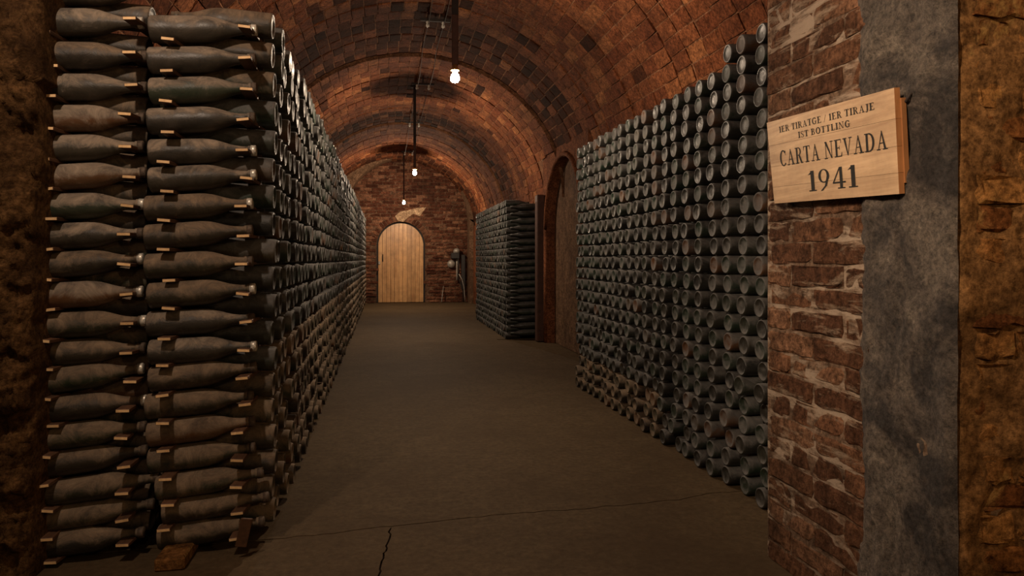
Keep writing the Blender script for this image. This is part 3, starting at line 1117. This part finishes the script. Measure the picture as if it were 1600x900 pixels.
def glyphs(T=0.15, t=0.055, s=0.04):
    G = {}

    def R(x0, y0, x1, y1):
        return [(x0, y0), (x1, y0), (x1, y1), (x0, y1)]

    def arcs(cx, cy, rx, ry, tx, ty, a0, a1, n=14):
        out = []
        for k in range(n):
            A, B = math.radians(a0 + (a1 - a0) * k / n), math.radians(a0 + (a1 - a0) * (k + 1) / n)
            o = lambda a: (cx + rx * math.cos(a), cy + ry * math.sin(a))
            i = lambda a: (cx + (rx - tx) * math.cos(a), cy + (ry - ty) * math.sin(a))
            out.append([i(A), o(A), o(B), i(B)])
        return out

    st = lambda x, y0=0, y1=1: [R(x, y0, x + T, y1)]
    sf = lambda x0, x1, y: [R(x0, y, x1, y + s)]
    G['I'] = (0.36, st(.10) + sf(0, .36, 0) + sf(0, .36, 1 - s))
    G['1'] = (0.40, st(.14) + sf(.02, .40, 0) + [[(.0, .80), (.14, .84), (.29, 1), (.20, 1)]])
    G['E'] = (0.66, st(.10) + sf(0, .62, 0) + sf(0, .60, 1 - s) + [R(.25, .49, .46, .54), R(.43, .40, .47, .63), [(.55, 0), (.64, 0), (.66, .25), (.62, .25)], [(.55, 1), (.61, 1), (.61, .77), (.58, .77)]])
    G['L'] = (0.62, st(.10) + sf(0, .60, 0) + sf(0, .35, 1 - s) + [[(.50, 0), (.60, 0), (.63, .28), (.59, .28)]])
    G['T'] = (0.68, st(.265) + sf(.16, .52, 0) + sf(.02, .66, 1 - s) + [[(.0, .74), (.035, .74), (.10, 1), (.02, 1)], [(.645, .74), (.68, .74), (.66, 1), (.58, 1)]])
    G['A'] = (0.80, [[(.10, 0), (.155, 0), (.43, .90), (.39, 1)], [(.55, 0), (.72, 0), (.43, 1), (.36, 1)], R(.23, .33, .56, .38)] + sf(0, .27, 0) + sf(.45, .82, 0))
    G['V'] = (0.78, [[(.07, 1), (.24, 1), (.42, .12), (.37, 0)], [(.62, 1), (.675, 1), (.42, 0), (.37, 0)]] + sf(0, .34, 1 - s) + sf(.50, .78, 1 - s))
    G['N'] = (0.82, [R(.12, 0, .175, 1), R(.645, 0, .70, 1), [(.05, 1), (.24, 1), (.70, .0), (.62, 0)]] + sf(0, .29, 0) + sf(.53, .82, 1 - s))
    G['O'] = (0.80, arcs(.40, .5, .38, .52, T, t, 0, 360, 30))
    G['C'] = (0.72, arcs(.40, .5, .38, .52, T, t, 42, 318, 26) + [R(.63, .68, .67, .98)])
    G['G'] = (0.80, arcs(.40, .5, .38, .52, T, t, 42, 300, 26) + [R(.63, .68, .67, .98), R(.56, .04, .70, .45)] + sf(.46, .80, .43))
    G['D'] = (0.80, st(.10) + sf(0, .4, 0) + sf(0, .4, 1 - s) + arcs(.36, .5, .40, .5, T, t, -90, 90, 18))
    G['R'] = (0.76, st(.10) + sf(0, .35, 0) + sf(0, .36, 1 - s) + arcs(.34, .745, .27, .255, .13, .05, -90, 90, 12) + [R(.25, .49, .36, .54), [(.34, .50), (.50, .50), (.72, 0), (.55, 0)]] + sf(.56, .78, 0))
    G['B'] = (0.70, st(.10) + sf(0, .36, 0) + sf(0, .36, 1 - s) + arcs(.34, .76, .24, .24, .12, .05, -90, 90, 12) + arcs(.34, .27, .30, .27, .14, .05, -90, 90, 12) + [R(.25, .49, .36, .54)])
    G['J'] = (0.46, st(.20, .12, 1) + sf(.09, .46, 1 - s) + arcs(.19, .08, .16, .20, .13, .05, -100, 20, 8) + arcs(.10, -.02, .07, .07, .069, .069, 0, 360, 10))
    G['S'] = (0.56, arcs(.28, .75, .23, .27, .10, .055, 35, 250, 14) + arcs(.28, .26, .25, .28, .10, .055, -145, 70, 14) + [[(.10, .62), (.22, .68), (.52, .36), (.38, .34)], R(.44, .72, .48, .99), R(.05, .0, .09, .30)])
    G['9'] = (0.56, arcs(.28, .68, .26, .33, .12, .045, 0, 360, 24) + [[(.42, .66), (.54, .70), (.40, .18), (.30, .18)], [(.30, .20), (.41, .22), (.20, -.02), (.10, -.02)]])
    G['4'] = (0.60, [R(.34, 0, .47, 1), R(.02, .25, .60, .33), [(.02, .30), (.08, .30), (.40, 1), (.34, 1)]] + sf(.24, .57, 0))
    G['/'] = (0.36, [[(.0, -.08), (.05, -.08), (.36, 1.04), (.31, 1.04)]])
    G[' '] = (0.26, [])
    return G


GL = glyphs(0.17, 0.075, 0.055)
GS = glyphs(0.19, 0.11, 0.075)


def write(mb, text, s0, s1, t0, t1, GL=GL):
    tr = 0.10
    W = sum(GL[c][0] + tr for c in text) - tr
    x = 0
    for c in text:
        w_, polys = GL[c]
        for p in polys:
            vs = [sp(s0 + (s1 - s0) * (x + px) / W, t1 + (t0 - t1) * py, 0.0008) for px, py in p]
            nf = (vs[1] - vs[0]).cross(vs[2] - vs[0])
            order = (0, 1, 2, 3) if nf.dot(nrm) > 0 else (3, 2, 1, 0)
            mb.add(vs, [order])
        x += w_ + tr


for line in (('1ER TIRATGE / 1ER TIRAJE', 0.117, 0.874, 0.085, 0.158, GS), ('IST BOTTLING', 0.29, 0.707, 0.200, 0.270, GS),
             ('CARTA NEVADA', 0.10, 0.945, 0.375, 0.56, GL), ('1941', 0.345, 0.735, 0.665, 0.895, GL)):
    tx = MB()
    write(tx, *line)
    tx.build('lettering', M['ink'], sign, label='black serif lettering reading ' + line[0])

# ------------------------------------------------------------------ hanging bulbs
def hanging_bulb(u, v, Y, topz, label, width, rust, power):
    d = None
    p = on_y(u, v, Y)
    root = link('hanging_bulb', None)
    root.location = (p.x, p.y, p.z)
    bm_ = MB()
    Rz = Matrix.Rotation(math.pi / 2, 4, 'Y')                   # local +X -> world -Z
    bm_.lathe([(-0.035, 0.012), (-0.020, 0.016), (-0.004, 0.026), (0.012, 0.031), (0.028, 0.028), (0.040, 0.016), (0.045, 0.0)], 14, Rz)
    bm_.build('glass_bulb', M['glow'], root, smooth=True)
    fl = lamp('filament_light', (0, 0, -0.008), power, WARM, 0.008)
    fl.parent = root
    m_ = MB()
    m_.lathe([(-0.075, 0.0), (-0.075, 0.015), (-0.052, 0.022), (-0.042, 0.029), (-0.036, 0.029), (-0.033, 0.010), (-0.033, 0)], 16, Rz)
    m_.build('socket', M['brass'], root, smooth=True)
    m_ = MB()
    m_.bevbox(-width / 2, width / 2, -0.008, 0.008, 0.07, 0.42, 0.003)
    m_.build('strap', M['rust'], root)
    m_ = MB()
    m_.bevbox(-width / 2 * 1.05, width / 2 * 1.05, -0.012, 0.012, 0.40, topz - p.z, 0.003)
    m_.build('rod', M['iron'] if not rust else M['rust'], root)
    m_ = MB()
    m_.lathe([(0, 0.0), (0, 0.055), (0.02, 0.055), (0.03, 0.02), (0.03, 0)], 16, Matrix.Translation((0, 0, topz - p.z)) @ Rz)
    m_.build('ceiling_plate', M['iron'], root, smooth=True)
    return thing(root, label, 'hanging lamp', 'bare bulbs hanging in a row under the vault')


hanging_bulb(711, 119, 4.6, 3.62, 'nearest and largest lit bare bulb hanging on a dark rod', 0.042, False, 36)
hanging_bulb(648, 269, 9.9, 3.50, 'middle lit bare bulb hanging on a dark rod under the vault', 0.036, False, 44)
hanging_bulb(631, 316, 15.4, 3.40, 'farthest lit bare bulb, on a thin reddish rod above the wooden door', 0.03, True, 62)

# ceiling wires and their insulator brackets
for X, lab in ((0.43, 'left one of two thin dark wires along the vault crown'), (0.585, 'right one of two thin dark wires along the vault crown')):
    m_ = MB()
    pts = []
    y = 2.0
    while y < 16.9:
        zc_ = 3.44 if y < 8.4 else (3.36 if y < 12.5 else 3.28)
        pts.append((X + 0.004 * math.sin(y * 3), y, zc_ - 0.02 * abs(math.sin(y * math.pi / 2.6))))
        y += 0.4
    m_.tube(pts, 0.003, 6)
    thing(m_.build('ceiling_wire', M['iron'], smooth=True), lab, 'wire', 'wires along the vault crown')
for Y, zc_, lab in ((7.1, 3.44, 'near wire bracket with two white insulators on the vault'), (9.4, 3.36, 'second wire bracket with insulators on the vault, beside middle bulb rod'),
                    (12.1, 3.36, 'third wire bracket with insulators, deeper along the vault'), (14.9, 3.28, 'farthest wire bracket with insulators, by the farthest bulb rod')):
    root = link('insulator_bracket', None)
    root.location = (0.508, Y, zc_)
    m_ = MB()
    top = (3.62 if Y < 8.4 else 3.49 if Y < 12.5 else 3.38) - zc_
    m_.bevbox(-0.15, 0.15, -0.012, 0.012, 0.035, 0.06, 0.003)
    m_.box(-0.01, 0.01, -0.01, 0.01, 0.05, top)
    m_.build('arm', M['iron'], root)
    for sx in (-0.078, 0.078):
        m_ = MB()
        m_.lathe([(-0.037, 0), (-0.037, 0.012), (-0.02, 0.018), (-0.008, 0.012), (0.0, 0.019), (0.02, 0.019), (0.028, 0.0)], 12, Matrix.Translation((sx, 0, 0)) @ Matrix.Rotation(math.pi / 2, 4, 'Y'))
        m_.build('insulator', M['porcelain'], root, smooth=True)
    thing(root, lab, 'bracket', 'insulator brackets along the vault crown')

# ------------------------------------------------------------------ electrical gear on the back wall
def bpt(u, v, off=0.0):
    return on_y(u, v, 16.93 - off) if False else on_y(u, v, YB - 0.03 - off)


def px_box(mb, u0, u1, v0, v1, y0, y1, bev=0.008):
    a, b = on_y(u0, v1, y0), on_y(u1, v0, y0)
    mb.bevbox(a.x, b.x, y0, y1, a.z, b.z, bev)


root = link('switch_box', None)
m_ = MB(); px_box(m_, 705, 718, 395, 404, YB - 0.20, YB - 0.03)
m_.build('case', M['black_box'], root)
m_ = MB()
c = on_y(713.5, 395, YB - 0.12)
m_.lathe([(0, 0), (0, 0.085), (0.06, 0.08), (0.10, 0.055), (0.115, 0.0)], 18, Matrix.Translation(c) @ Matrix.Rotation(-math.pi / 2, 4, 'Y'))
m_.build('dome', M['grey_metal'], root, smooth=True)
thing(root, 'black switch box with grey domed top on the back wall, right of the door', 'switch box')
root = link('alarm_bell', None)
m_ = MB()
c = on_y(705, 412.5, YB - 0.03)
m_.lathe([(0, 0), (0, 0.10), (0.04, 0.10), (0.085, 0.07), (0.10, 0.0)], 20, Matrix.Translation(c) @ Matrix.Rotation(-math.pi / 2, 4, 'Z'))
m_.build('gong', M['grey_metal'], root, smooth=True)
m_ = MB(); px_box(m_, 704, 712, 407, 411, YB - 0.08, YB - 0.03)
m_.build('mount', M['iron'], root)
thing(root, 'round grey bell below the black switch box on the back wall', 'bell')
m_ = MB()
m_.tube([on_y(714, v, YB - 0.08) for v in (405, 412, 420, 430, 438)], 0.022, 10)
thing(m_.build('conduit_pipe', M['grey_metal'], smooth=True), 'short grey upright conduit pipe under the switch box', 'pipe')
m_ = MB(); px_box(m_, 721, 727, 398, 452, YB - 0.16, YB - 0.03)
thing(m_.build('cable_duct', M['black_box']), 'tall narrow black cable duct in the back right corner', 'duct')
for lab, pts, mat in (('pale cable running down to the floor below the duct', ((717, 428), (722, 437), (725, 448), (726, 462), (727, 472)), 'grey_metal'),
                      ('black cable curving down beside the grey conduit pipe', ((716, 404), (717.5, 418), (715, 430), (719, 441), (723, 455), (724, 472)), 'black_box')):
    m_ = MB()
    m_.tube([on_y(u, v, YB - 0.19) for u, v in pts], 0.012, 8)
    thing(m_.build('cable', M[mat], smooth=True), lab, 'cable')
m_ = MB()
m_.tube([on_y(693, 447, YB - 0.05), on_y(691.5, 458, YB - 0.16), on_y(690, 472, YB - 0.3)], 0.010, 6)
thing(m_.build('leaning_stick', M['grey_metal'], smooth=True), 'thin grey stick leaning against the back wall right of the door', 'stick')
